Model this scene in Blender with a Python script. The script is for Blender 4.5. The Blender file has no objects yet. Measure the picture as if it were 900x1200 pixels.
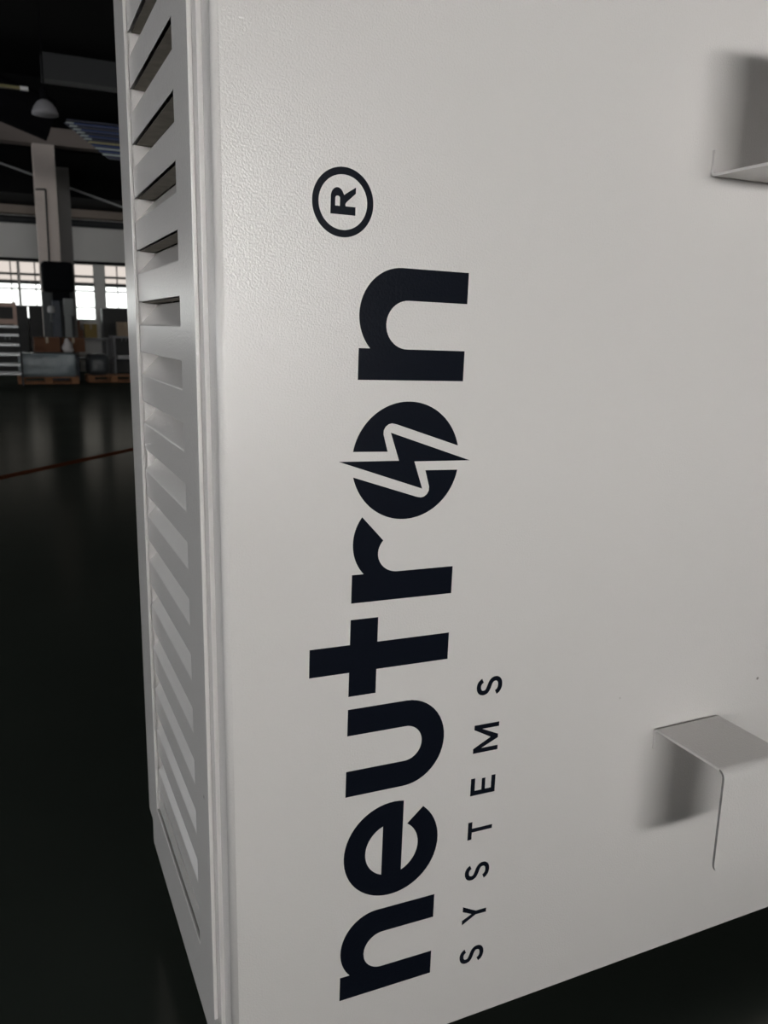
import bpy, bmesh, math, random
from mathutils import Vector, Matrix
random.seed(7)
scene = bpy.context.scene
COL = scene.collection

# ------------------------------------------------------------------ camera
cam_d = bpy.data.cameras.new('camera')
cam = bpy.data.objects.new('camera', cam_d)
COL.objects.link(cam)
scene.camera = cam
cam_d.sensor_fit = 'VERTICAL'
cam_d.sensor_height = 36.0
cam_d.sensor_width = 27.0
cam_d.lens = 969.02 / 1200.0 * 36.0
yaw, pitch, roll = 0.42882, 0.21661, 0.02089
fw = Vector((math.sin(yaw) * math.cos(pitch), math.cos(yaw) * math.cos(pitch), -math.sin(pitch)))
rt = Vector((math.cos(yaw), -math.sin(yaw), 0))
up = rt.cross(fw)
r2 = math.cos(roll) * rt + math.sin(roll) * up
u2 = -math.sin(roll) * rt + math.cos(roll) * up
M = Matrix((r2, u2, -fw)).transposed().to_4x4()
M.translation = Vector((-0.2343, -1.0, 1.2595))
cam.matrix_world = M
cam_d.clip_start = 0.02
cam_d.clip_end = 200
cam_d.dof.use_dof = True
cam_d.dof.focus_distance = 1.12
cam_d.dof.aperture_fstop = 8.5

# ------------------------------------------------------------------ world, exposure
w = bpy.data.worlds.new('overcast_sky')
scene.world = w
w.use_nodes = True
w.node_tree.nodes['Background'].inputs[0].default_value = (0.75, 0.85, 1.0, 1)
w.node_tree.nodes['Background'].inputs[1].default_value = 0.6
vs = scene.view_settings
vs.view_transform = 'Standard'
vs.look = 'None'
vs.exposure = 1.0
vs.gamma = 1.0
vs.use_curve_mapping = False

# daylight that comes through the windows of the hall (radiance of the panes)
DAY_FRONT = 18.8     # window row behind the camera
DAY_LEFT = 3.2       # window row along the left wall
DAY_BACK = 1.3       # window row at the far end, in view


# ------------------------------------------------------------------ materials
MATS = {}


def mat(name, col, rough=0.5, metal=0.0, spec=0.5, var=0.0, vscale=8.0, bump=0.0, bscale=60.0):
    if name in MATS:
        return MATS[name]
    m = bpy.data.materials.new(name)
    m.use_nodes = True
    nt = m.node_tree
    b = nt.nodes['Principled BSDF']
    b.inputs['Base Color'].default_value = (*col, 1)
    b.inputs['Roughness'].default_value = rough
    b.inputs['Metallic'].default_value = metal
    b.inputs['Specular IOR Level'].default_value = spec
    tc = nt.nodes.new('ShaderNodeTexCoord')
    if var > 0:
        n = nt.nodes.new('ShaderNodeTexNoise')
        n.inputs['Scale'].default_value = vscale
        n.inputs['Detail'].default_value = 4
        nt.links.new(tc.outputs['Object'], n.inputs['Vector'])
        mx = nt.nodes.new('ShaderNodeMix')
        mx.data_type = 'RGBA'
        mx.inputs[6].default_value = (*[c * (1 - var) for c in col], 1)
        mx.inputs[7].default_value = (*[min(1, c * (1 + var)) for c in col], 1)
        nt.links.new(n.outputs['Fac'], mx.inputs[0])
        nt.links.new(mx.outputs[2], b.inputs['Base Color'])
    if bump > 0:
        n2 = nt.nodes.new('ShaderNodeTexNoise')
        n2.inputs['Scale'].default_value = bscale
        n2.inputs['Detail'].default_value = 1.5
        nt.links.new(tc.outputs['Object'], n2.inputs['Vector'])
        bp = nt.nodes.new('ShaderNodeBump')
        bp.inputs['Strength'].default_value = 1.0
        bp.inputs['Distance'].default_value = bump
        nt.links.new(n2.outputs['Fac'], bp.inputs['Height'])
        nt.links.new(bp.outputs['Normal'], b.inputs['Normal'])
    MATS[name] = m
    return m


def glow(name, col, strength):
    m = bpy.data.materials.new(name)
    m.use_nodes = True
    nt = m.node_tree
    for n in list(nt.nodes):
        nt.nodes.remove(n)
    e = nt.nodes.new('ShaderNodeEmission')
    e.inputs[0].default_value = (*col, 1)
    e.inputs[1].default_value = strength
    o = nt.nodes.new('ShaderNodeOutputMaterial')
    nt.links.new(e.outputs[0], o.inputs[0])
    MATS[name] = m
    return m


# white powder coat: orange-peel relief and a few sparse dark specks
def powder_coat():
    m = mat('white_powder_coat', (0.80, 0.774, 0.754), rough=0.15, spec=0.5, bump=0.00052, bscale=390.0)
    nt = m.node_tree
    b = nt.nodes['Principled BSDF']
    tc = nt.nodes.new('ShaderNodeTexCoord')
    v = nt.nodes.new('ShaderNodeTexVoronoi')
    v.inputs['Scale'].default_value = 7.0
    nt.links.new(tc.outputs['Object'], v.inputs['Vector'])
    cr = nt.nodes.new('ShaderNodeValToRGB')
    cr.color_ramp.elements[0].position = 0.012
    cr.color_ramp.elements[0].color = (0.30, 0.28, 0.26, 1)
    cr.color_ramp.elements[1].position = 0.026
    cr.color_ramp.elements[1].color = (0.80, 0.774, 0.754, 1)
    nt.links.new(v.outputs['Distance'], cr.inputs[0])
    nt.links.new(cr.outputs[0], b.inputs['Base Color'])
    return m


WHITE = powder_coat()
VINYL = mat('black_vinyl', (0.006, 0.008, 0.014), rough=0.32, spec=0.07, bump=0.0003, bscale=270.0)
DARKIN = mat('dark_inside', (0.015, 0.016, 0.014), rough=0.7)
PLINTH = mat('black_plinth', (0.008, 0.008, 0.008), rough=0.9, spec=0.0)
RAWEDGE = mat('bare_cut_edge', (0.22, 0.215, 0.21), rough=0.6, var=0.7, vscale=60)


# ------------------------------------------------------------------ helpers
def link(name, me, m, parent=None):
    o = bpy.data.objects.new(name, me)
    if m is not None and len(me.materials) == 0:
        me.materials.append(m)
    COL.objects.link(o)
    if parent is not None:
        o.parent = parent
    return o


def from_bm(name, bm, m, parent=None, smooth=False):
    bmesh.ops.recalc_face_normals(bm, faces=bm.faces)
    me = bpy.data.meshes.new(name)
    bm.to_mesh(me)
    bm.free()
    if smooth:
        for p in me.polygons:
            p.use_smooth = True
    return link(name, me, m, parent)


def add_box(bm, x0, x1, y0, y1, z0, z1):
    v = [bm.verts.new(p) for p in ((x0, y0, z0), (x1, y0, z0), (x1, y1, z0), (x0, y1, z0),
                                   (x0, y0, z1), (x1, y0, z1), (x1, y1, z1), (x0, y1, z1))]
    for f in ((0, 3, 2, 1), (4, 5, 6, 7), (0, 1, 5, 4), (1, 2, 6, 5), (2, 3, 7, 6), (3, 0, 4, 7)):
        bm.faces.new([v[i] for i in f])
    return v


def box(name, m, x0, x1, y0, y1, z0, z1, parent=None, bev=0.0):
    """box in world coordinates, origin at the middle of its base (or in the parent's frame)"""
    bm = bmesh.new()
    cx, cy = (x0 + x1) / 2, (y0 + y1) / 2
    add_box(bm, x0 - cx, x1 - cx, y0 - cy, y1 - cy, 0, z1 - z0)
    if bev > 0:
        bmesh.ops.bevel(bm, geom=bm.edges[:], offset=bev, segments=2, affect='EDGES', profile=0.5)
    o = from_bm(name, bm, m, parent)
    o.location = (cx, cy, z0)
    return o


def add_tube(bm, a, b, r0, r1=None, n=12):
    a, b = Vector(a), Vector(b)
    r1 = r0 if r1 is None else r1
    d = (b - a).normalized()
    s = d.orthogonal().normalized()
    t = d.cross(s)
    A, B = [], []
    for i in range(n):
        an = 2 * math.pi * i / n
        q = math.cos(an) * s + math.sin(an) * t
        A.append(bm.verts.new(a + q * r0))
        B.append(bm.verts.new(b + q * r1))
    for i in range(n):
        j = (i + 1) % n
        bm.faces.new((A[i], A[j], B[j], B[i]))
    bm.faces.new(A[::-1])
    bm.faces.new(B)


def tube(name, m, pts, r, parent=None, n=12):
    bm = bmesh.new()
    for a, b in zip(pts[:-1], pts[1:]):
        add_tube(bm, a, b, r, n=n)
    return from_bm(name, bm, m, parent, smooth=False)


def lathe(name, m, prof, parent=None, n=28, loc=(0, 0, 0)):
    bm = bmesh.new()
    rings = []
    for r, z in prof:
        rings.append([bm.verts.new((r * math.cos(2 * math.pi * i / n), r * math.sin(2 * math.pi * i / n), z)) for i in range(n)])
    for A, B in zip(rings[:-1], rings[1:]):
        for i in range(n):
            j = (i + 1) % n
            bm.faces.new((A[i], A[j], B[j], B[i]))
    bm.faces.new(rings[0][::-1])
    bm.faces.new(rings[-1])
    o = from_bm(name, bm, m, parent, smooth=True)
    o.location = loc
    return o


def empty(name, loc=(0, 0, 0), label=None, cat=None, group=None):
    o = bpy.data.objects.new(name, None)
    COL.objects.link(o)
    o.location = loc
    o.empty_display_size = 0.1
    if label:
        tag(o, label, cat, group)
    return o


def tag(o, label, cat, group=None):
    o['label'] = label
    o['category'] = cat
    if group:
        o['group'] = group
    return o


def struct(o, label=None):
    o['kind'] = 'structure'
    if label:
        o['label'] = label
    return o


def ring(name, m, x0, x1, oy, oz, iy, iz, parent, bev=0.0012):
    """frame with one rectangular opening, in the YZ plane, x0..x1 thick"""
    bm = bmesh.new()
    ys = (oy[0], iy[0], iy[1], oy[1])
    zs = (oz[0], iz[0], iz[1], oz[1])
    grid = {}
    for k, x in enumerate((x0, x1)):
        for i, y in enumerate(ys):
            for j, z in enumerate(zs):
                grid[k, i, j] = bm.verts.new((x, y, z))
    for i in range(3):
        for j in range(3):
            if i == 1 and j == 1:
                continue
            for k in (0, 1):
                bm.faces.new([grid[k, i, j], grid[k, i + 1, j], grid[k, i + 1, j + 1], grid[k, i, j + 1]])
    for i in range(3):
        for j in (0, 3):
            bm.faces.new([grid[0, i, j], grid[0, i + 1, j], grid[1, i + 1, j], grid[1, i, j]])
            bm.faces.new([grid[0, j, i], grid[0, j, i + 1], grid[1, j, i + 1], grid[1, j, i]])
    for j in (1, 2):
        bm.faces.new([grid[0, 1, j], grid[0, 2, j], grid[1, 2, j], grid[1, 1, j]])
        bm.faces.new([grid[0, j, 1], grid[0, j, 2], grid[1, j, 2], grid[1, j, 1]])
    bmesh.ops.recalc_face_normals(bm, faces=bm.faces)
    sharp = [e for e in bm.edges if len(e.link_faces) == 2 and e.calc_face_angle() > 0.5]
    bmesh.ops.bevel(bm, geom=sharp, offset=bev, segments=3, affect='EDGES', profile=0.5)
    return from_bm(name, bm, m, parent)


# ------------------------------------------------------------------ hall: floor, ceiling, walls
HX0, HX1, HY0, HY1, HZ = -12.0, 13.0, -16.0, 23.0, 6.6
FLOORM = mat('dark_green_floor', (0.045, 0.054, 0.046), rough=0.13, spec=0.5, var=0.3, vscale=0.6, bump=0.0006, bscale=2.5)
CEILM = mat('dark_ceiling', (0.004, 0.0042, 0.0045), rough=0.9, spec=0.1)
WALLM = mat('grey_plaster_wall', (0.60, 0.59, 0.57), rough=0.8, var=0.08, vscale=1.2)
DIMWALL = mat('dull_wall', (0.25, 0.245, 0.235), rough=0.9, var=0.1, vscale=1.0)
FRAMEM = mat('dark_window_frame', (0.05, 0.055, 0.055), rough=0.5)
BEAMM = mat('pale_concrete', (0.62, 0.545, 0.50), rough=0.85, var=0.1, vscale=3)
STEELD = mat('dark_steel', (0.009, 0.011, 0.0135), rough=0.6)
BROWNBEAM = mat('brown_beam', (0.24, 0.20, 0.17), rough=0.8)

# worn floor coating: mostly matt, with a thin even gloss
_nt = FLOORM.node_tree
_pb = _nt.nodes['Principled BSDF']
_pb.inputs['Specular IOR Level'].default_value = 0.0
_pb.inputs['Roughness'].default_value = 1.0
_gl = _nt.nodes.new('ShaderNodeBsdfGlossy')
_gl.inputs['Color'].default_value = (1, 0.93, 0.85, 1)
_gl.inputs['Roughness'].default_value = 0.17
_mx = _nt.nodes.new('ShaderNodeMixShader')
_mx.inputs[0].default_value = 0.055
_nt.links.new(_pb.outputs[0], _mx.inputs[1])
_nt.links.new(_gl.outputs[0], _mx.inputs[2])
_nt.links.new(_mx.outputs[0], _nt.nodes['Material Output'].inputs[0])
floor = struct(box('floor', FLOORM, HX0, HX1, HY0, HY1, -0.2, 0.0), 'dark glossy green-black factory floor')
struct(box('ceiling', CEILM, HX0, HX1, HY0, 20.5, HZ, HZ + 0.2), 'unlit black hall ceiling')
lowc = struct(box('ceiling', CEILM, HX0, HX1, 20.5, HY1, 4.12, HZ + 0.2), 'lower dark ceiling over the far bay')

line_m = mat('orange_floor_paint', (0.13, 0.045, 0.022), rough=0.9, spec=0.0, var=0.4, vscale=6)
bm = bmesh.new()
ax, ay, bx, by = -6.5, -0.28, 6.6, 14.0
d = Vector((bx - ax, by - ay, 0)).normalized()
nn = Vector((-d.y, d.x, 0)) * 0.065
q = [Vector((ax, ay, 0.0)), Vector((bx, by, 0.0))]
lo = [bm.verts.new(p) for p in (q[0] - nn, q[1] - nn, q[1] + nn, q[0] + nn)]
hi = [bm.verts.new(v.co + Vector((0, 0, 0.0015))) for v in lo]
bm.faces.new(hi)
for i in range(4):
    j = (i + 1) % 4
    bm.faces.new((lo[i], lo[j], hi[j], hi[i]))
pl = from_bm('painted_line', bm, line_m, floor)
pl.location = (-(HX0 + HX1) / 2, -(HY0 + HY1) / 2, 0.2)
pl['label'] = 'faded orange line painted on the dark floor'

PANE = {
    'front': glow('daylight_front', (1.0, 0.985, 0.96), DAY_FRONT),
    'left': glow('daylight_left', (0.96, 0.98, 1.0), DAY_LEFT),
    'back': glow('daylight_back', (0.97, 1.0, 0.97), DAY_BACK),
    'blind': glow('daylight_through_blind', (1.0, 0.90, 0.82), DAY_BACK * 0.30),
}
WN = [0]


def wall_with_openings(name, label, axis, pos, thick, a0, a1, z0, z1, opens, m):
    """wall made of rectangular cells; opens = list of (u0,u1,v0,v1) left free"""
    us = sorted({a0, a1, *[o[0] for o in opens], *[o[1] for o in opens]})
    zs = sorted({z0, z1, *[o[2] for o in opens], *[o[3] for o in opens]})
    bm = bmesh.new()
    for u0, u1 in zip(us[:-1], us[1:]):
        for v0, v1 in zip(zs[:-1], zs[1:]):
            uc, vc = (u0 + u1) / 2, (v0 + v1) / 2
            if any(o[0] < uc < o[1] and o[2] < vc < o[3] for o in opens):
                continue
            if axis == 'y':
                add_box(bm, u0, u1, pos, pos + thick, v0, v1)
            else:
                add_box(bm, pos, pos + thick, u0, u1, v0, v1)
    o = from_bm(name, bm, m)
    struct(o, label)
    return o


def window(axis, pos, u0, u1, cols, panes, kinds, label, depth=0.06, fr=0.03):
    """window unit: frame mesh + one pane object per light; panes = (z0, z1) intervals, bars fill what lies between"""
    WN[0] += 1

    def P(bm, a, b, z0, z1, d0, d1):
        if axis == 'y':
            add_box(bm, a, b, pos + d0, pos + d1, z0, z1)
        else:
            add_box(bm, pos + d0, pos + d1, a, b, z0, z1)
    zlo, zhi = panes[0][0] - fr / 2, panes[-1][1] + fr / 2
    bars = [(zlo, panes[0][0])] + [(p[1], q[0]) for p, q in zip(panes[:-1], panes[1:])] + [(panes[-1][1], zhi)]
    bm = bmesh.new()
    for c in cols:
        P(bm, c - fr / 2, c + fr / 2, zlo, zhi, 0, depth)
    for r0, r1 in bars:
        for c0, c1 in zip(cols[:-1], cols[1:]):
            P(bm, c0 + fr / 2, c1 - fr / 2, r0, r1, 0, depth)
    wn = from_bm('window_%d' % WN[0], bm, FRAMEM)
    struct(wn, label)
    for j, (r0, r1) in enumerate(panes):
        for c0, c1 in zip(cols[:-1], cols[1:]):
            b2 = bmesh.new()
            P(b2, c0 + fr / 2, c1 - fr / 2, r0, r1, depth * 0.4, depth * 0.6)
            from_bm('pane', b2, PANE[kinds[j % len(kinds)]], wn)


# far wall: window units in view plus their neighbours on both sides
back_units = [(-0.36, 0.25, (-0.36, 0.085, 0.25)), (0.29, 0.80, (0.29, 0.66, 0.80)), (1.58, 2.11, (1.58, 2.11)),
              (2.38, 3.02, (2.38, 2.70, 3.02))]
x = 3.3
while x < 11.5:
    back_units.append((x, x + 0.6, (x, x + 0.6)))
    x += 0.85
x = -1.05
while x > -11.2:
    back_units.append((x, x + 0.6, (x, x + 0.6)))
    x -= 0.85
ROWS_B = ((1.38, 1.665), (1.70, 2.09), (2.13, 2.23), (2.33, 2.45), (2.51, 2.78))
wall_with_openings('wall_back', 'grey far wall with a row of windows', 'y', HY1, 0.25, HX0, HX1, 0, HZ,
                   [(a, b, ROWS_B[0][0], ROWS_B[-1][1]) for a, b, _ in back_units], WALLM)
for i, (a, b, cols) in enumerate(sorted(back_units)):
    window('y', HY1 + 0.02, a, b, cols, ROWS_B, ('back', 'back', 'back', 'blind', 'blind'),
           'bright barred window in the far wall')

# wall behind the camera and left wall, each with its own window row
fu = [(-5.3 + 2.05 * i, -5.3 + 2.05 * i + 1.7) for i in range(5)]
RF = ((1.42, 2.20), (2.24, 3.0))
wall_with_openings('wall_front', 'hall wall behind the camera', 'y', HY0 - 0.25, 0.25, HX0, HX1, 0, HZ,
                   [(a, b, RF[0][0], RF[-1][1]) for a, b in fu], DIMWALL)
for a, b in fu:
    window('y', HY0 - 0.10, a, b, (a, (a + b) / 2, b), RF, ('front',), 'tall window behind the camera')
lu = [(-13 + 3.0 * i, -13 + 3.0 * i + 2.2) for i in range(11)]
RL = ((1.52, 2.38), (2.42, 3.3))
wall_with_openings('wall_left', 'hall wall on the louvre side of the cabinet', 'x', HX0 - 0.25, 0.25, HY0, HY1, 0, HZ,
                   [(a, b, RL[0][0], RL[-1][1]) for a, b in lu], DIMWALL)
for a, b in lu:
    window('x', HX0 - 0.10, a, b, (a, (a + b) / 2, b), RL, ('left',), 'window of the left hall wall')
struct(box('wall_added_shade', DIMWALL, -9.0, 10.0, -10.1, -10.0, 0, 1.3), 'added low wall behind the camera, shading the lower front of the cabinet')  # added unseen wall: cuts the window light towards the cabinet's foot
struct(box('wall_right', DIMWALL, HX1, HX1 + 0.25, HY0, HY1, 0, HZ), 'hall wall on the right')

# ------------------------------------------------------------------ the cabinet
cab = empty('equipment_cabinet', (0, 0, 0),
            'large white louvred metal cabinet with black lettering up its front', 'cabinet')
ZB, ZT, YD, XW = 0.14, 2.16, 0.69, 1.42
# front sheet with a rounded, folded left edge
bm = bmesh.new()
prof = []
R = 0.009
for i in range(7):
    an = math.pi + (math.pi / 2) * i / 6
    prof.append((R + R * math.cos(an), R + R * math.sin(an)))
prof = [(0.0, 0.047)] + prof
for i in range(7):
    an = 1.5 * math.pi + (math.pi / 2) * i / 6
    prof.append((XW - R + R * math.cos(an), R + R * math.sin(an)))
prof.append((XW, 0.047))
lo = [bm.verts.new((px, py, ZB)) for px, py in prof]
hi = [bm.verts.new((px, py, ZT)) for px, py in prof]
n = len(prof)
for i in range(n):
    j = (i + 1) % n
    bm.faces.new((lo[i], lo[j], hi[j], hi[i]))
bm.faces.new(lo[::-1])
bm.faces.new(hi)
front = from_bm('front_panel', bm, WHITE, cab)
for p in front.data.polygons:
    p.use_smooth = len(p.vertices) == 4 and p.area < 0.02
front['label'] = 'wide white textured front sheet of the cabinet'

# carcass: frame of the louvred side, inner liner, roof, plinth
SF_OY, SF_OZ = (0.047, YD), (ZB, ZT)
OPY, OPZ = (0.165, 0.58), (0.287, 2.04)
ring('side_frame', WHITE, -0.006, 0.024, SF_OY, SF_OZ, (OPY[0] - 0.004, OPY[1] + 0.004), (OPZ[0] - 0.004, OPZ[1] + 0.004), cab)
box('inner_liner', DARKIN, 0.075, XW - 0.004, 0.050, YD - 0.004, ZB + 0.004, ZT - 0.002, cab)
box('rear_panel', WHITE, 0.024, XW, YD - 0.004, YD, ZB, ZT, cab)
box('side_sheet', WHITE, XW - 0.004, XW, 0.047, YD - 0.004, ZB, ZT, cab)
box('roof', WHITE, -0.02, XW + 0.02, -0.02, YD + 0.02, ZT, ZT + 0.05, cab, bev=0.004)
box('plinth', PLINTH, 0.20, XW - 0.09, 0.36, YD - 0.06, 0.0, ZB, cab)

side = ring('side_panel', WHITE, -0.012, -0.006, (0.070, YD), (0.2245, ZT - 0.05), OPY, OPZ, cab, bev=0.0013)
side['label'] = 'raised louvred side panel'

# one louvre: upright face, slope behind it up to the next louvre, hidden return, end cheeks
PITCH, FACE = 0.0882, 0.048
GAP = PITCH - FACE
y0, y1 = OPY
t = 0.0014
bm = bmesh.new()
XO, XI = -0.006, 0.028


def strip(p, ya, yb):
    """thin bent sheet along y from a profile of (x, z) points"""
    n = len(p)
    outs, ins = [], []
    for i in range(n):
        dirs = []
        if i > 0:
            dirs.append(Vector((p[i][0] - p[i - 1][0], p[i][1] - p[i - 1][1])).normalized())
        if i < n - 1:
            dirs.append(Vector((p[i + 1][0] - p[i][0], p[i + 1][1] - p[i][1])).normalized())
        dd = sum(dirs, Vector((0, 0))).normalized()
        nv = Vector((dd.y, -dd.x)) * t
        outs.append((p[i][0], p[i][1]))
        ins.append((p[i][0] + nv.x, p[i][1] + nv.y))
    rows = []
    for yy in (ya, yb):
        rows.append(([bm.verts.new((a, yy, b)) for a, b in outs], [bm.verts.new((a, yy, b)) for a, b in ins]))
    (oa, ia), (ob, ib) = rows
    for i in range(n - 1):
        bm.faces.new((oa[i], oa[i + 1], ob[i + 1], ob[i]))
        bm.faces.new((ia[i], ia[i + 1], ib[i + 1], ib[i]))
        bm.faces.new((oa[i], oa[i + 1], ia[i + 1], ia[i]))
        bm.faces.new((ob[i], ob[i + 1], ib[i + 1], ib[i]))
    bm.faces.new((oa[0], ob[0], ib[0], ia[0]))
    bm.faces.new((oa[-1], ob[-1], ib[-1], ia[-1]))


b = 0.0012
strip([(XO + 0.0008, 0.0), (XO, 0.0008), (XO, FACE - b), (XO + 0.3 * b, FACE - 0.25 * b), (XO + b, FACE + b)], y0 + 0.0015, y1 - 0.0015)
strip([(XO + b, FACE + b), (XI, FACE + GAP - 0.003)], y0 + 0.003, y1 - 0.004)
NF = len(bm.faces)
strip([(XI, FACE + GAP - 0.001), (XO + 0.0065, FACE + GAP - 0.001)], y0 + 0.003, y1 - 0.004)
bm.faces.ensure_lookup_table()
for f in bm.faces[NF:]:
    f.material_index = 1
for yy in (y0 + 0.003, y1 - 0.004):
    tri = [(XO + 0.002, FACE + 0.002), (XI, FACE + GAP - 0.003), (XO + 0.002, FACE + GAP - 0.001)]
    A = [bm.verts.new((a, yy, b_)) for a, b_ in tri]
    B = [bm.verts.new((a, yy + 0.0012, b_)) for a, b_ in tri]
    bm.faces.new(A)
    bm.faces.new(B[::-1])
    for i in range(3):
        j = (i + 1) % 3
        bm.faces.new((A[i], A[j], B[j], B[i]))
bmesh.ops.recalc_face_normals(bm, faces=bm.faces)
lv_me = bpy.data.meshes.new('louvre_slat')
bm.to_mesh(lv_me)
bm.free()
lv_me.materials.append(WHITE)
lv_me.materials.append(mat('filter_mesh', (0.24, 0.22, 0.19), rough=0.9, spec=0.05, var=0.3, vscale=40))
zbot = 1.7405
k0 = -3
for k in range(k0, 17):
    o = bpy.data.objects.new('louvre_slat', lv_me)
    COL.objects.link(o)
    o.parent = side
    o.location = (0, 0, zbot - PITCH * k)
# closing strip under the lowest louvre
box('bottom_slope', WHITE, -0.0075, -0.0062, y0 + 0.0015, y1 - 0.0015, OPZ[0] + 0.0055, zbot - PITCH * 16 + 0.003, side)

# ------------------------------------------------------------------ lettering (vinyl, cut letters on the front sheet)
TILT = -0.017706
CS, SN = math.cos(TILT), math.sin(TILT)
OX, OZ = 0.33773, 1.19297
TH = 0.00035


def decal(name, label, loops, z=0.0):
    """loops: closed outlines (first outer, further ones holes or islands) in (s, h): s up along the text, h towards the ascenders"""
    cu = bpy.data.curves.new(name, 'CURVE')
    cu.dimensions = '2D'
    cu.fill_mode = 'BOTH'
    cu.extrude = TH / 2
    for lp in loops:
        sp = cu.splines.new('POLY')
        sp.points.add(len(lp) - 1)
        for pt, (s_, h_) in zip(sp.points, lp):
            a, b_ = -h_, s_
            pt.co = (CS * a - SN * b_ + OX, SN * a + CS * b_ + OZ, 0, 1)
        sp.use_cyclic_u = True
    tmp = bpy.data.objects.new(name, cu)
    COL.objects.link(tmp)
    dg = bpy.context.evaluated_depsgraph_get()
    me = bpy.data.meshes.new_from_object(tmp.evaluated_get(dg))
    bpy.data.objects.remove(tmp)
    bpy.data.curves.remove(cu)
    me.name = name
    # curve lies in its XY plane: turn it onto the front sheet (x, z), facing -y
    for v in me.vertices:
        v.co = Vector((v.co.x, -TH / 2 + v.co.z, v.co.y))
    me.materials.clear()
    me.materials.append(VINYL)
    o = link(name, me, None, front)
    o['label'] = label
    return o


def arc(cx, cy, rx, ry, a0, a1, n=24):
    return [(cx + rx * math.cos(math.radians(a0 + (a1 - a0) * i / n)), cy + ry * math.sin(math.radians(a0 + (a1 - a0) * i / n))) for i in range(n + 1)]


XH, ST = 0.1562, 0.0405


def letter_n(s0, s1):
    ir = (s1 - s0 - 2 * ST) / 2
    ic = s0 + ST + ir
    ihc = 0.1185 - ir
    ocx, orx = s1 - 0.0605, 0.0605
    ohc = XH + 0.0006 - 0.0585
    # left end of the outer arch where it meets the stem
    ang = 180 - math.degrees(math.acos(min(1, (ocx - (s0 + ST)) / orx)))
    p = [(s0, 0), (s0 + ST, 0)] + arc(ic, ihc, ir, ir, 180, 0) + [(s1 - ST, 0), (s1, 0)]
    p += arc(ocx, ohc, orx, 0.0585, 0, ang)
    p += [(s0 + ST, XH), (s0, XH)]
    return p


decal('letter', 'black letter n at the foot of the word', [letter_n(-0.9412, -0.7982)])
decal('letter', 'black letter n at the top of the word', [letter_n(0.0, 0.1432)])

# e
ec, eh, er, ei = -0.6985, 0.0780, 0.0780, 0.0436
bar0, bar1 = 0.0612, 0.0940
aA = math.degrees(math.asin((bar0 - eh) / er))          # outer end at the bar's lower right
out = arc(ec, eh, er, er, aA, 360 - 40, 56)              # counterclockwise round to the tail
t_in = math.degrees(math.asin(-(eh - 0.0513) / ei))
in_lo = arc(ec, eh, ei, ei, -math.degrees(math.acos(min(1, (-0.6622 - ec) / ei))), -(180 - math.degrees(math.asin((eh - bar0) / ei))), 24)
e_out = out + in_lo + [(ec + er * math.cos(math.radians(aA)), bar0)]
ia = math.degrees(math.asin((bar1 - eh) / ei))
e_hole = arc(ec, eh, ei, ei, ia, 180 - ia, 24)
decal('letter', 'black letter e', [e_out, e_hole])

# u
u0_, u1_ = -0.5974, -0.4608
uo = (u1_ - u0_) / 2
ui = uo - ST
uc = (u0_ + u1_) / 2
hc = 0.0640
p = [(u1_, XH), (u1_ - ST, XH)] + arc(uc, hc, ui, ui, 0, -180) + [(u0_ + ST, XH), (u0_, XH)] + arc(uc, hc, uo, hc + 0.0014, 180, 360)
decal('letter', 'black letter u', [p])

# t
s0, s1 = -0.4048, -0.3638
b0, b1 = 0.1146, XH
l0, l1 = -0.4410, -0.3275
decal('letter', 'black letter t', [[(s0, 0), (s1, 0), (s1, b0), (l1, b0), (l1, b1), (s1, b1), (s1, 0.2152), (s0, 0.2152), (s0, b1), (l0, b1), (l0, b0), (s0, b0)]])

# r
s0 = -0.3036
ir = 0.0309
icx, icy = s0 + ST + ir - 0.003, 0.0876
ocx, ocy = s0 + ST + 0.0430, XH - 0.0585
ang = 180 - math.degrees(math.acos(0.0430 / 0.0605))
p = [(s0, 0), (s0 + ST, 0)] + arc(icx - 0.0, icy, ir - 0.003, ir, 180, 50, 18) + arc(ocx, ocy, 0.0605, 0.0585, 52, ang, 22) + [(s0 + ST, XH), (s0, XH)]
decal('letter', 'black letter r', [p])

# split disc with a lightning bolt in place of the letter o
oc, oh, orr = -0.1083, 0.0806, 0.0806
bolt = [(-0.1067, 0.1795), (-0.1075, 0.0922), (-0.0692, 0.1060)]
bolt = bolt + [(2 * oc - a, 2 * oh - b_) for a, b_ in bolt]
decal('emblem_bolt', 'black lightning bolt across the disc', [bolt])


def on_circle(s, sign):
    return (s, oh + sign * math.sqrt(max(0, orr ** 2 - (s - oc) ** 2)))


pa = on_circle(-0.0940, 1)
pb = on_circle(-0.0885, -1)
a0_ = math.degrees(math.atan2(pb[1] - oh, pb[0] - oc))
a1_ = math.degrees(math.atan2(pa[1] - oh, pa[0] - oc))
half = arc(oc, oh, orr, orr, a0_, a1_, 40)
# inner zigzag of the half disc with one rounded corner
half += [(-0.0948, 0.1098), (-0.0715, 0.1168), (-0.0660, 0.1166), (-0.0612, 0.1140), (-0.0580, 0.1098), (-0.0568, 0.1048), (-0.0580, 0.0985)]
decal('emblem_half', 'upper half of the black split disc', [half])
half2 = [(2 * oc - a, 2 * oh - b_) for a, b_ in half]
decal('emblem_half', 'lower half of the black split disc', [half2])

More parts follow.
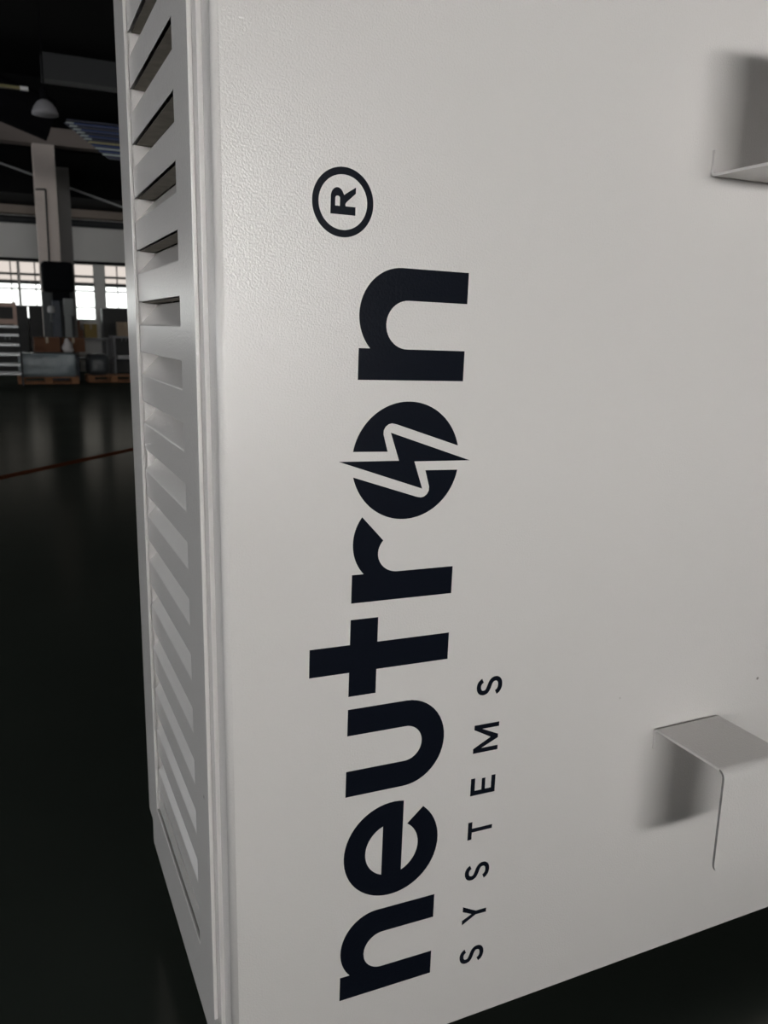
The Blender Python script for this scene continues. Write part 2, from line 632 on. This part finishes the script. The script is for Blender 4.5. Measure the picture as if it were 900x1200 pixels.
# registered mark
rc, rh = 0.2153, 0.1826
decal('ring_mark', 'thin black ring around the small R', [arc(rc, rh, 0.0410, 0.0404, 0, 360, 64)[:-1], arc(rc, rh, 0.0323, 0.0321, 0, 360, 64)[:-1]])
R0, R1 = 0.2010, 0.2341
hb, ht = 0.1661, 0.1990
Rout = [(R0, hb), (R0 + 0.0100, hb), (R0 + 0.0100, 0.1793)] + [(0.2135, 0.1797), (0.2160, 0.1780)] + [(0.2268, hb), (R1, hb), (0.2272, 0.1770), (0.2240, 0.1815)] \
    + arc(0.2210, 0.1904, 0.0112, 0.0086, -60, 90, 14) + [(R0, ht)]
Rhole = [(0.2108, 0.1868), (0.2196, 0.1868)] + arc(0.2200, 0.1899, 0.0025, 0.0031, -90, 90, 8) + [(0.2108, 0.1930)]
decal('letter', 'small black capital R inside the ring', [Rout, Rhole])


# the small word: capitals drawn as strokes of even width
def bez(p0, p1, p2, p3, n=10):
    r = []
    for i in range(n + 1):
        u = i / n
        v = 1 - u
        r.append((v ** 3 * p0[0] + 3 * v * v * u * p1[0] + 3 * v * u * u * p2[0] + u ** 3 * p3[0],
                  v ** 3 * p0[1] + 3 * v * v * u * p1[1] + 3 * v * u * u * p2[1] + u ** 3 * p3[1]))
    return r


def stroke(pts, wd):
    L, Rr = [], []
    n = len(pts)
    for i in range(n):
        a = pts[max(0, i - 1)]
        c = pts[min(n - 1, i + 1)]
        dv = Vector((c[0] - a[0], c[1] - a[1])).normalized()
        nv = Vector((-dv.y, dv.x)) * wd / 2
        L.append((pts[i][0] + nv.x, pts[i][1] + nv.y))
        Rr.append((pts[i][0] - nv.x, pts[i][1] - nv.y))
    return L + Rr[::-1]


CAP0, CAP1 = -0.0985, -0.0543
CH = CAP1 - CAP0


def letter_S(s0):
    k = CH / 44.5
    segs = [((25.4, 34.6), (23.8, 38.8), (20.4, 41.2), (15.6, 41.2)), ((15.6, 41.2), (9.4, 41.2), (5.2, 38), (5.2, 32.6)),
            ((5.2, 32.6), (5.2, 26.2), (10.5, 24.6), (15.4, 22.8)), ((15.4, 22.8), (21.2, 20.8), (26.4, 18.8), (26.4, 12.2)),
            ((26.4, 12.2), (26.4, 6.6), (21.9, 3.3), (15.4, 3.3)), ((15.4, 3.3), (9.4, 3.3), (5.4, 6), (3.6, 10.4))]
    pts = []
    for sg in segs:
        pts += bez(*sg)[(1 if pts else 0):]
    return [(s0 + a * k, CAP0 + b_ * k) for a, b_ in stroke(pts, 7.4)]


SW = 0.0073
decal('letter', 'first small black capital S from below', [letter_S(-0.9472)])
s = -0.8535
m_ = s
yl = [(-0.8704, CAP1), (-0.8625, CAP1), (-0.8545, -0.0715), (-0.8462, CAP1), (-0.8372, CAP1), (-0.8505, -0.0790), (-0.8502, CAP0), (-0.8575, CAP0), (-0.8572, -0.0790)]
decal('letter', 'small black capital Y', [yl])
decal('letter', 'second small black capital S from below', [letter_S(-0.7928)])
decal('letter', 'small black capital T', [[(-0.7050, CAP0), (-0.6984, CAP0), (-0.6984, CAP1 - SW), (-0.6866, CAP1 - SW), (-0.6866, CAP1), (-0.7174, CAP1), (-0.7174, CAP1 - SW), (-0.7050, CAP1 - SW)]])
E0, E1 = -0.6404, -0.6110
mid = (CAP0 + CAP1) / 2 - 0.0006
decal('letter', 'small black capital E', [[(E0, CAP0), (E1, CAP0), (E1, CAP0 + SW), (E0 + 0.0080, CAP0 + SW), (E0 + 0.0080, mid - 0.0031), (E1 - 0.0020, mid - 0.0031),
                                          (E1 - 0.0020, mid + 0.0031), (E0 + 0.0080, mid + 0.0031), (E0 + 0.0080, CAP1 - SW), (E1, CAP1 - SW), (E1, CAP1), (E0, CAP1)]])
M0, M1 = -0.5680, -0.5212
mc = (M0 + M1) / 2
decal('letter', 'small black capital M', [[(M0, CAP0), (M0 + SW, CAP0), (M0 + SW, -0.0685), (mc - 0.0030, -0.0978), (mc + 0.0030, -0.0978), (M1 - SW, -0.0685), (M1 - SW, CAP0), (M1, CAP0),
                                          (M1, CAP1), (M1 - 0.0072, CAP1), (mc, -0.0846), (M0 + 0.0078, CAP1), (M0, CAP1)]])
decal('letter', 'small black capital S at the top of the small word', [letter_S(-0.4742)])


# ------------------------------------------------------------------ cable hooks: bent flat steel, flange - arm - flap
def hook(name, label, x0, x1, z, sgn):
    """sgn -1: flange and flap point down, +1: up"""
    T = 0.0042
    path = []
    rb = 0.006
    RB = 0.012
    L = 0.156
    FL = 0.035
    FH = 0.180
    # path in (y, z'), z' grows towards the flap side
    path.append((-0.0002 - T / 2, FL))
    path.append((-0.0002 - T / 2, rb))
    for i in range(1, 7):
        an = math.radians(90 * i / 6)
        path.append((-0.0002 - T / 2 - rb + rb * math.cos(an), rb - rb * math.sin(an)))
    path.append((-L + RB, 0.0))
    for i in range(1, 9):
        an = math.radians(90 * i / 8)
        path.append((-L + RB - RB * math.sin(an), RB - RB * math.cos(an)))
    rr = 0.020
    for dd in (rr, rr * 0.75, rr * 0.5, rr * 0.3, rr * 0.15, rr * 0.05, 0.0):
        path.append((-L, FH - dd))
    bm = bmesh.new()
    n = len(path)
    cols = 2
    quad = []
    for i, (py, pz) in enumerate(path):
        a = path[max(0, i - 1)]
        c = path[min(n - 1, i + 1)]
        dv = Vector((c[0] - a[0], c[1] - a[1])).normalized()
        nv = Vector((-dv.y, dv.x)) * T / 2
        de = FH - pz if py <= -L + 1e-6 else 1
        ins = 0.0
        if de < rr:
            ins = rr - math.sqrt(max(0, rr * rr - (rr - de) ** 2))
        row = []
        for sx, xx in ((0, x0 + ins), (1, x1 - ins)):
            for sg in (1, -1):
                row.append(bm.verts.new((xx, py + sg * nv.x, z + sgn * (pz + sg * nv.y))))
        quad.append(row)
    for A, B in zip(quad[:-1], quad[1:]):
        bm.faces.new((A[0], A[2], B[2], B[0]))
        bm.faces.new((A[1], A[3], B[3], B[1]))
        bm.faces.new((A[0], A[1], B[1], B[0]))
        bm.faces.new((A[2], A[3], B[3], B[2]))
    for A in (quad[0], quad[-1]):
        bm.faces.new((A[0], A[1], A[3], A[2]))
    o = from_bm(name, bm, WHITE, cab)
    o.data.materials.append(RAWEDGE)
    for f in o.data.polygons:
        c = f.center
        if f.area < 0.002 and c.y < -L + 0.010 and (abs(f.normal.x) > 0.15 or abs(f.normal.z) > 0.98 and abs(c.z - z) > FH * 0.9):
            f.material_index = 1
    o['label'] = label
    return o


hook('cable_hook', 'lower white bent hook with its flap hanging down', 0.744, 0.886, 0.596, -1)
hook('cable_hook', 'upper white bent hook with its flap standing up', 0.748, 0.890, 1.495, +1)

# ------------------------------------------------------------------ far bay: structure
BLK0 = mat('soot_black', (0.004, 0.004, 0.005), rough=0.9, spec=0.05)
col = empty('concrete_column', (0.87, 19.8, 0), 'pale concrete column with a thin conduit in the far bay', 'column')
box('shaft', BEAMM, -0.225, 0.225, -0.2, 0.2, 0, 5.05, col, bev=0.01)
tube('conduit', STEELD, [(-0.215, -0.222, 4.10), (-0.01, -0.222, 4.115), (-0.03, -0.222, 2.2)], 0.018, col)
tag(box('grey_post', mat('dull_grey_paint', (0.17, 0.165, 0.16), rough=0.8), 1.12, 1.40, 20.05, 20.35, 0.0, 4.68),
    'darker grey post just right of the pale column', 'post')
tag(box('concrete_beam', mat('shaded_concrete', (0.20, 0.17, 0.155), rough=0.85, var=0.1, vscale=3), HX0 + 0.02, HX1 - 0.02, 19.6, 20.0, 5.05, 5.40), 'pale beam lying across the top of the column', 'beam')  # concrete darkened: the weak light up at the beam is put into its colour
tag(box('wall_beam', BROWNBEAM, HX0 + 0.02, HX1 - 0.02, 22.55, 22.98, 3.92, 4.11), 'brownish beam high along the far wall', 'beam')
tag(tube('dark_gap_tube', STEELD, [(HX0 + 0.05, 22.75, 3.78), (HX1 - 0.05, 22.75, 3.80)], 0.09),
    'black tube standing in for the dark gap below the brownish beam', 'duct')  # dark tube in place of the shaded gap under the beam
tag(tube('sloping_pipe', mat('pipe_grey', (0.30, 0.31, 0.31), rough=0.5), [(-1.6, 20.44, 5.17), (2.9, 20.44, 3.89)], 0.024),
    'thin grey pipe sloping down past the column', 'pipe')

tag(tube('window_pipe', BLK0, [(HX0 + 0.05, 22.7, 2.80), (HX1 - 0.05, 22.7, 2.84)], 0.035),
    'thin black pipe running just above the far windows', 'pipe')

# services under the dark ceiling
tag(box('steel_girder', STEELD, 0.62, HX1 - 0.02, 14.0, 14.3, 4.98, 5.36), 'dark slate girder under the black ceiling', 'girder')
BLK = mat('soot_black', (0.004, 0.004, 0.005), rough=0.9, spec=0.05)
bm = bmesh.new()
add_tube(bm, (-2.6, 11.9, 5.0), (0.60, 12.1, 3.98), 0.28, n=24)
tag(from_bm('ventilation_duct', bm, BLK, smooth=False), 'black round duct sloping down towards the column top', 'duct')
rail = empty('crane_rail', (0.0, 10, 3.835), 'thin yellow rail with a pale end cap under the ceiling', 'rail')
box('bar', mat('yellow_paint', (0.10, 0.085, 0.015), rough=0.5), -2.4, 0.15, -0.02, 0.02, 0.0, 0.03, rail)
box('end_cap', mat('pale_plastic', (0.5, 0.5, 0.5), rough=0.5), 0.15, 0.235, -0.025, 0.025, -0.003, 0.035, rail)
tube('hanger', STEELD, [(-1.0, 0, 0.03), (-1.0, 0, HZ - 3.835)], 0.012, rail)
lamp = empty('hanging_lamp', (0.40, 10, 3.60), 'unlit grey bell lamp hanging near the yellow rail', 'lamp')
lathe('lamp_shade', mat('lamp_grey', (0.20, 0.195, 0.21), rough=0.7), [(0.145, 0.0), (0.14, 0.03), (0.12, 0.08), (0.085, 0.13), (0.04, 0.16)], lamp)
lathe('lamp_body', BLK, [(0.035, 0.16), (0.045, 0.17), (0.045, 0.27), (0.02, 0.29)], lamp)
tube('cord', BLK, [(0, 0, 0.28), (0, 0, HZ - 3.60)], 0.008, lamp, n=8)

gr = empty('slatted_grille', (0, 13.2, 0), 'blue and pale slatted grille beside the column top', 'grille')
SL = [mat('slat_blue', (0.008, 0.035, 0.16), rough=0.4), mat('slat_pale', (0.40, 0.47, 0.48), rough=0.4), mat('slat_navy', (0.003, 0.009, 0.04), rough=0.4),
      mat('slat_ochre', (0.34, 0.31, 0.16), rough=0.4)]
for i in range(12):
    z = 4.24 - 0.036 * i
    xs = 0.88 + max(0, i - 1) * 0.052
    mi = (2, 0, 2, 0, 2, 0, 2, 3, 0, 1, 0, 1)[i]
    box('slat', SL[mi], xs, 2.25, 0.02 * i, 0.02 * i + 0.03, z, z + 0.019, gr)
    if 0 < i < 7:
        box('slat_tip', SL[1], xs - 0.01, xs + 0.10, 0.02 * i - 0.004, 0.02 * i + 0.03, z + 0.001, z + 0.018, gr)
bm = bmesh.new()
pts = [(0.86, 4.26), (2.25, 4.26), (2.25, 3.80), (1.50, 3.80)]
A = [bm.verts.new((a, 0.27, b_)) for a, b_ in pts]
B = [bm.verts.new((a, 0.29, b_)) for a, b_ in pts]
bm.faces.new(A)
bm.faces.new(B[::-1])
for i in range(4):
    j = (i + 1) % 4
    bm.faces.new((A[i], A[j], B[j], B[i]))
from_bm('back_plate', bm, SL[2], gr)
tube('hanger', STEELD, [(2.23, 0.28, 4.20), (2.23, 0.28, HZ)], 0.012, gr)

# ------------------------------------------------------------------ far bay: goods and machines
WOOD = mat('pallet_wood', (0.26, 0.12, 0.055), rough=0.8, var=0.3, vscale=9)
CARD = mat('brown_cardboard', (0.14, 0.062, 0.032), rough=0.85, var=0.12, vscale=5)
CARD2 = mat('tan_cardboard', (0.32, 0.24, 0.17), rough=0.85, var=0.12, vscale=5)
CARD3 = mat('ochre_cardboard', (0.28, 0.20, 0.07), rough=0.85, var=0.12, vscale=5)
WRAP = mat('grey_blue_wrap', (0.22, 0.26, 0.28), rough=0.35, var=0.25, vscale=7, bump=0.01, bscale=9)
WRAPD = mat('dark_wrap', (0.05, 0.055, 0.06), rough=0.35, var=0.3, vscale=7, bump=0.01, bscale=9)
TAPE = mat('parcel_tape', (0.36, 0.28, 0.18), rough=0.4)


def pallet(loc, label, wx=1.2, wy=0.8):
    p = empty('wooden_pallet', loc, label, 'pallet', 'pallets in the far bay')
    for i in range(5):
        xx = -wy / 2 + 0.05 + i * (wy - 0.1) / 4
        box('deck_board', WOOD, -wx / 2, wx / 2, xx - 0.05, xx + 0.05, 0.122, 0.144, p)
    for yy in (-wy / 2 + 0.05, 0, wy / 2 - 0.05):
        box('runner', WOOD, -wx / 2, wx / 2, yy - 0.05, yy + 0.05, 0.0, 0.022, p)
        for xb in (-wx / 2 + 0.07, 0, wx / 2 - 0.07):
            box('block', WOOD, xb - 0.07, xb + 0.07, yy - 0.05, yy + 0.05, 0.022, 0.122, p)
    return p


def carton(x0, x1, y0, y1, z0, z1, m, label, rz=0.0, group='cartons in the far bay'):
    c = empty('carton', ((x0 + x1) / 2, (y0 + y1) / 2, z0), label, 'box', group)
    hx, hy = (x1 - x0) / 2, (y1 - y0) / 2
    h = z1 - z0
    box('carton_body', m, -hx, hx, -hy, hy, 0, h - 0.004, c, bev=0.004)
    box('flap', m, -hx + 0.003, -0.002, -hy + 0.002, hy - 0.002, h - 0.004, h, c)
    box('flap', m, 0.002, hx - 0.003, -hy + 0.002, hy - 0.002, h - 0.004, h, c)
    box('tape', TAPE, -0.025, 0.025, -hy - 0.001, -hy, h * 0.62, h, c)
    c.rotation_euler.z = rz
    return c


def wrapped(name, x0, x1, y0, y1, z0, z1, m, label, sag=0.05):
    bm = bmesh.new()
    cx, cy = (x0 + x1) / 2, (y0 + y1) / 2
    add_box(bm, x0 - cx, x1 - cx, y0 - cy, y1 - cy, 0, z1 - z0)
    bmesh.ops.bevel(bm, geom=bm.edges[:], offset=sag, segments=3, affect='EDGES', profile=0.5)
    bmesh.ops.subdivide_edges(bm, edges=[e for e in bm.edges if e.calc_length() > 0.2], cuts=4, use_grid_fill=True)
    for v in bm.verts:
        if v.co.z > 0.03:
            v.co += Vector((random.uniform(-1, 1), random.uniform(-1, 1), random.uniform(-1, 0.6))) * 0.012
    o = from_bm(name, bm, m, smooth=True)
    o.location = (cx, cy, z0)
    return tag(o, label, 'load')


pallet((0.61, 18.4, 0), 'orange-brown pallet under the grey-blue wrapped load')
wrapped('wrapped_load', 0.05, 1.17, 18.04, 18.76, 0.144, 0.64, WRAP, 'grey-blue film-wrapped load on the left pallet')
carton(0.37, 0.88, 18.15, 18.65, 0.655, 0.965, CARD, 'reddish-brown carton on the wrapped load, left of the white bag')
carton(0.92, 1.40, 18.36, 18.72, 0.655, 0.96, CARD, 'dark brown carton behind the white bag')
# white bag slumped on the load
bm = bmesh.new()
bmesh.ops.create_icosphere(bm, subdivisions=3, radius=1.0)
for v in bm.verts:
    zz = (v.co.z + 1) / 2
    kx = 0.13 * (1.05 - 0.75 * zz ** 1.5)
    v.co = Vector((v.co.x * kx / max(0.35, math.sqrt(max(0.01, 1 - v.co.z ** 2)) ** 0.5), v.co.y * kx * 0.8, 0.31 * zz))
    v.co.x += 0.012 * math.sin(v.co.z * 40)
bag = from_bm('white_bag', bm, mat('white_sack', (0.55, 0.52, 0.52), rough=0.7, bump=0.01, bscale=14), smooth=True)
bag.location = (1.03, 18.19, 0.645)
tag(bag, 'white sack slumped on the wrapped load', 'sack')

pallet((1.98, 18.8, 0), 'dark pallet right of the grey-blue load', 1.1, 0.8)
wrapped('wrapped_load', 1.44, 1.90, 18.44, 19.14, 0.144, 0.62, WRAPD, 'dark rounded film-wrapped load beside the grey-blue one', 0.12)
carton(1.24, 1.56, 20.55, 21.0, 0.93, 1.12, CARD, 'low brown carton on the back bench near the machine')

# workbench with boxes on it
WB = mat('bench_grey', (0.20, 0.20, 0.21), rough=0.6)


def bench(loc, wx, wy, h, label):
    b = empty('workbench', loc, label, 'workbench', 'workbenches in the far bay')
    box('bench_top', WB, -wx / 2, wx / 2, -wy / 2, wy / 2, h - 0.05, h, b)
    for sx in (-1, 1):
        for sy in (-1, 1):
            box('leg', WB, sx * (wx / 2 - 0.05) - 0.025, sx * (wx / 2 - 0.05) + 0.025, sy * (wy / 2 - 0.05) - 0.025, sy * (wy / 2 - 0.05) + 0.025, 0, h - 0.05, b)
    box('lower_shelf', STEELD, -wx / 2 + 0.08, wx / 2 - 0.08, -wy / 2 + 0.03, wy / 2 - 0.03, 0.42, 0.45, b)
    return b


bench((2.60, 20.1, 0), 0.95, 0.7, 0.99, 'grey workbench with a tan carton, close to the cabinet edge')
carton(2.28, 2.62, 19.85, 20.2, 0.99, 1.32, CARD2, 'tan carton on the grey workbench')
bench((1.70, 20.78, 0), 1.0, 0.7, 0.93, 'grey workbench below the middle window')
carton(1.60, 1.88, 20.55, 20.9, 0.93, 1.26, CARD3, 'ochre carton on the bench below the middle window')
carton(1.26, 1.50, 20.60, 20.90, 1.12, 1.34, CARD, 'small brown carton stacked on the low carton')
tag(box('white_parcel', mat('white_parcel', (0.6, 0.6, 0.62), rough=0.5), 2.25, 2.62, 19.90, 20.2, 0.45, 0.53, bev=0.01),
    'flat white parcel on the lower shelf of the workbench', 'parcel')

# machine with a dark overhanging head
mc_ = empty('press_machine', (0.95, 19.22, 0), 'black machine with an overhanging head below the column', 'machine')
NAVY = mat('navy_paint', (0.02, 0.028, 0.045), rough=0.5)
GREYP = mat('machine_grey', (0.20, 0.21, 0.21), rough=0.6)
BLACKP = mat('machine_black', (0.003, 0.0035, 0.005), rough=0.8, spec=0.1)
box('base', NAVY, -0.30, 0.38, -0.12, 0.33, 0, 0.55, mc_, bev=0.02)
box('back_body', mat('machine_slate', (0.06, 0.065, 0.068), rough=0.7), -0.31, 0.34, 0.26, 0.34, 0.55, 1.94, mc_, bev=0.01)
box('mast', NAVY, -0.12, 0.04, -0.10, 0.25, 0.55, 1.75, mc_, bev=0.01)
box('head', BLACKP, -0.30, 0.34, -0.25, 0.33, 1.93, 2.57, mc_, bev=0.06)
box('neck', BLACKP, -0.10, 0.25, -0.10, 0.25, 1.75, 1.95, mc_, bev=0.02)
box('control_panel', GREYP, 0.10, 0.32, -0.16, -0.02, 1.42, 1.80, mc_, bev=0.02)
box('panel_arm', GREYP, 0.12, 0.26, -0.10, 0.05, 0.55, 1.42, mc_, bev=0.01)
lathe('dial', mat('pale_plastic', (0.5, 0.5, 0.5)), [(0.06, 0), (0.075, 0.03), (0.07, 0.12), (0.03, 0.15)], mc_, loc=(-0.16, -0.12, 1.48))
tube('dial_arm', GREYP, [(-0.16, -0.12, 1.48), (-0.16, 0.0, 1.30), (-0.08, 0.05, 1.30)], 0.02, mc_)

# rack of trays at the left edge of the view, with a wooden frame on top
rk = empty('tray_rack', (-0.32, 17.7, 0), 'dark rack stacked with metal trays at the left', 'rack')
TRAY = mat('tray_metal', (0.30, 0.31, 0.32), rough=0.35, metal=0.6)
for sx in (-0.42, 0.40):
    for sy in (-0.28, 0.26):
        box('upright', STEELD, sx, sx + 0.03, sy, sy + 0.03, 0, 1.20, rk)
for i, z in enumerate((0.22, 0.40, 0.60, 0.79, 0.98, 1.15)):
    box('tray', TRAY, -0.385, 0.395, -0.30, 0.25, z, z + 0.045, rk, bev=0.006)
wf = empty('timber_stand', (-0.32, 17.7, 1.20), 'pinkish timber stand on top of the tray rack', 'stand')
PINKW = mat('pale_wood', (0.42, 0.30, 0.25), rough=0.8, var=0.15, vscale=8)
for sx in (-0.40, 0.32):
    box('post', PINKW, sx, sx + 0.07, -0.04, 0.04, 0.0, 0.46, wf)
box('rail', PINKW, -0.33, 0.32, -0.03, 0.03, 0.36, 0.44, wf)
box('rail', PINKW, -0.33, 0.32, -0.03, 0.03, 0.02, 0.12, wf)


def cupboard(x0, x1, label):
    c = empty('storage_cupboard', ((x0 + x1) / 2, 22.55, 0), label, 'cupboard', 'cupboards under the far windows')
    hx = (x1 - x0) / 2
    m = mat('cupboard_grey', (0.022, 0.022, 0.022), rough=0.6)
    box('carcass', m, -hx, hx, -0.25, 0.25, 0, 1.66, c, bev=0.01)
    for sx in (-1, 1):
        dr = box('door', m, min(0.004 * sx, sx * (hx - 0.02)), max(0.004 * sx, sx * (hx - 0.02)), -0.268, -0.25, 0.08, 1.60, c)
        box('handle', GREYP, -sx * (hx / 2 - 0.06) - 0.01, -sx * (hx / 2 - 0.06) + 0.01, -0.02, -0.009, 0.75, 0.90, dr)


cupboard(-0.62, 0.40, 'dark cupboard under the left windows, behind the tray rack')
cupboard(0.44, 1.46, 'dark cupboard under the far windows, behind the column')
cupboard(2.20, 3.22, 'dark cupboard under the far window beside the cabinet')
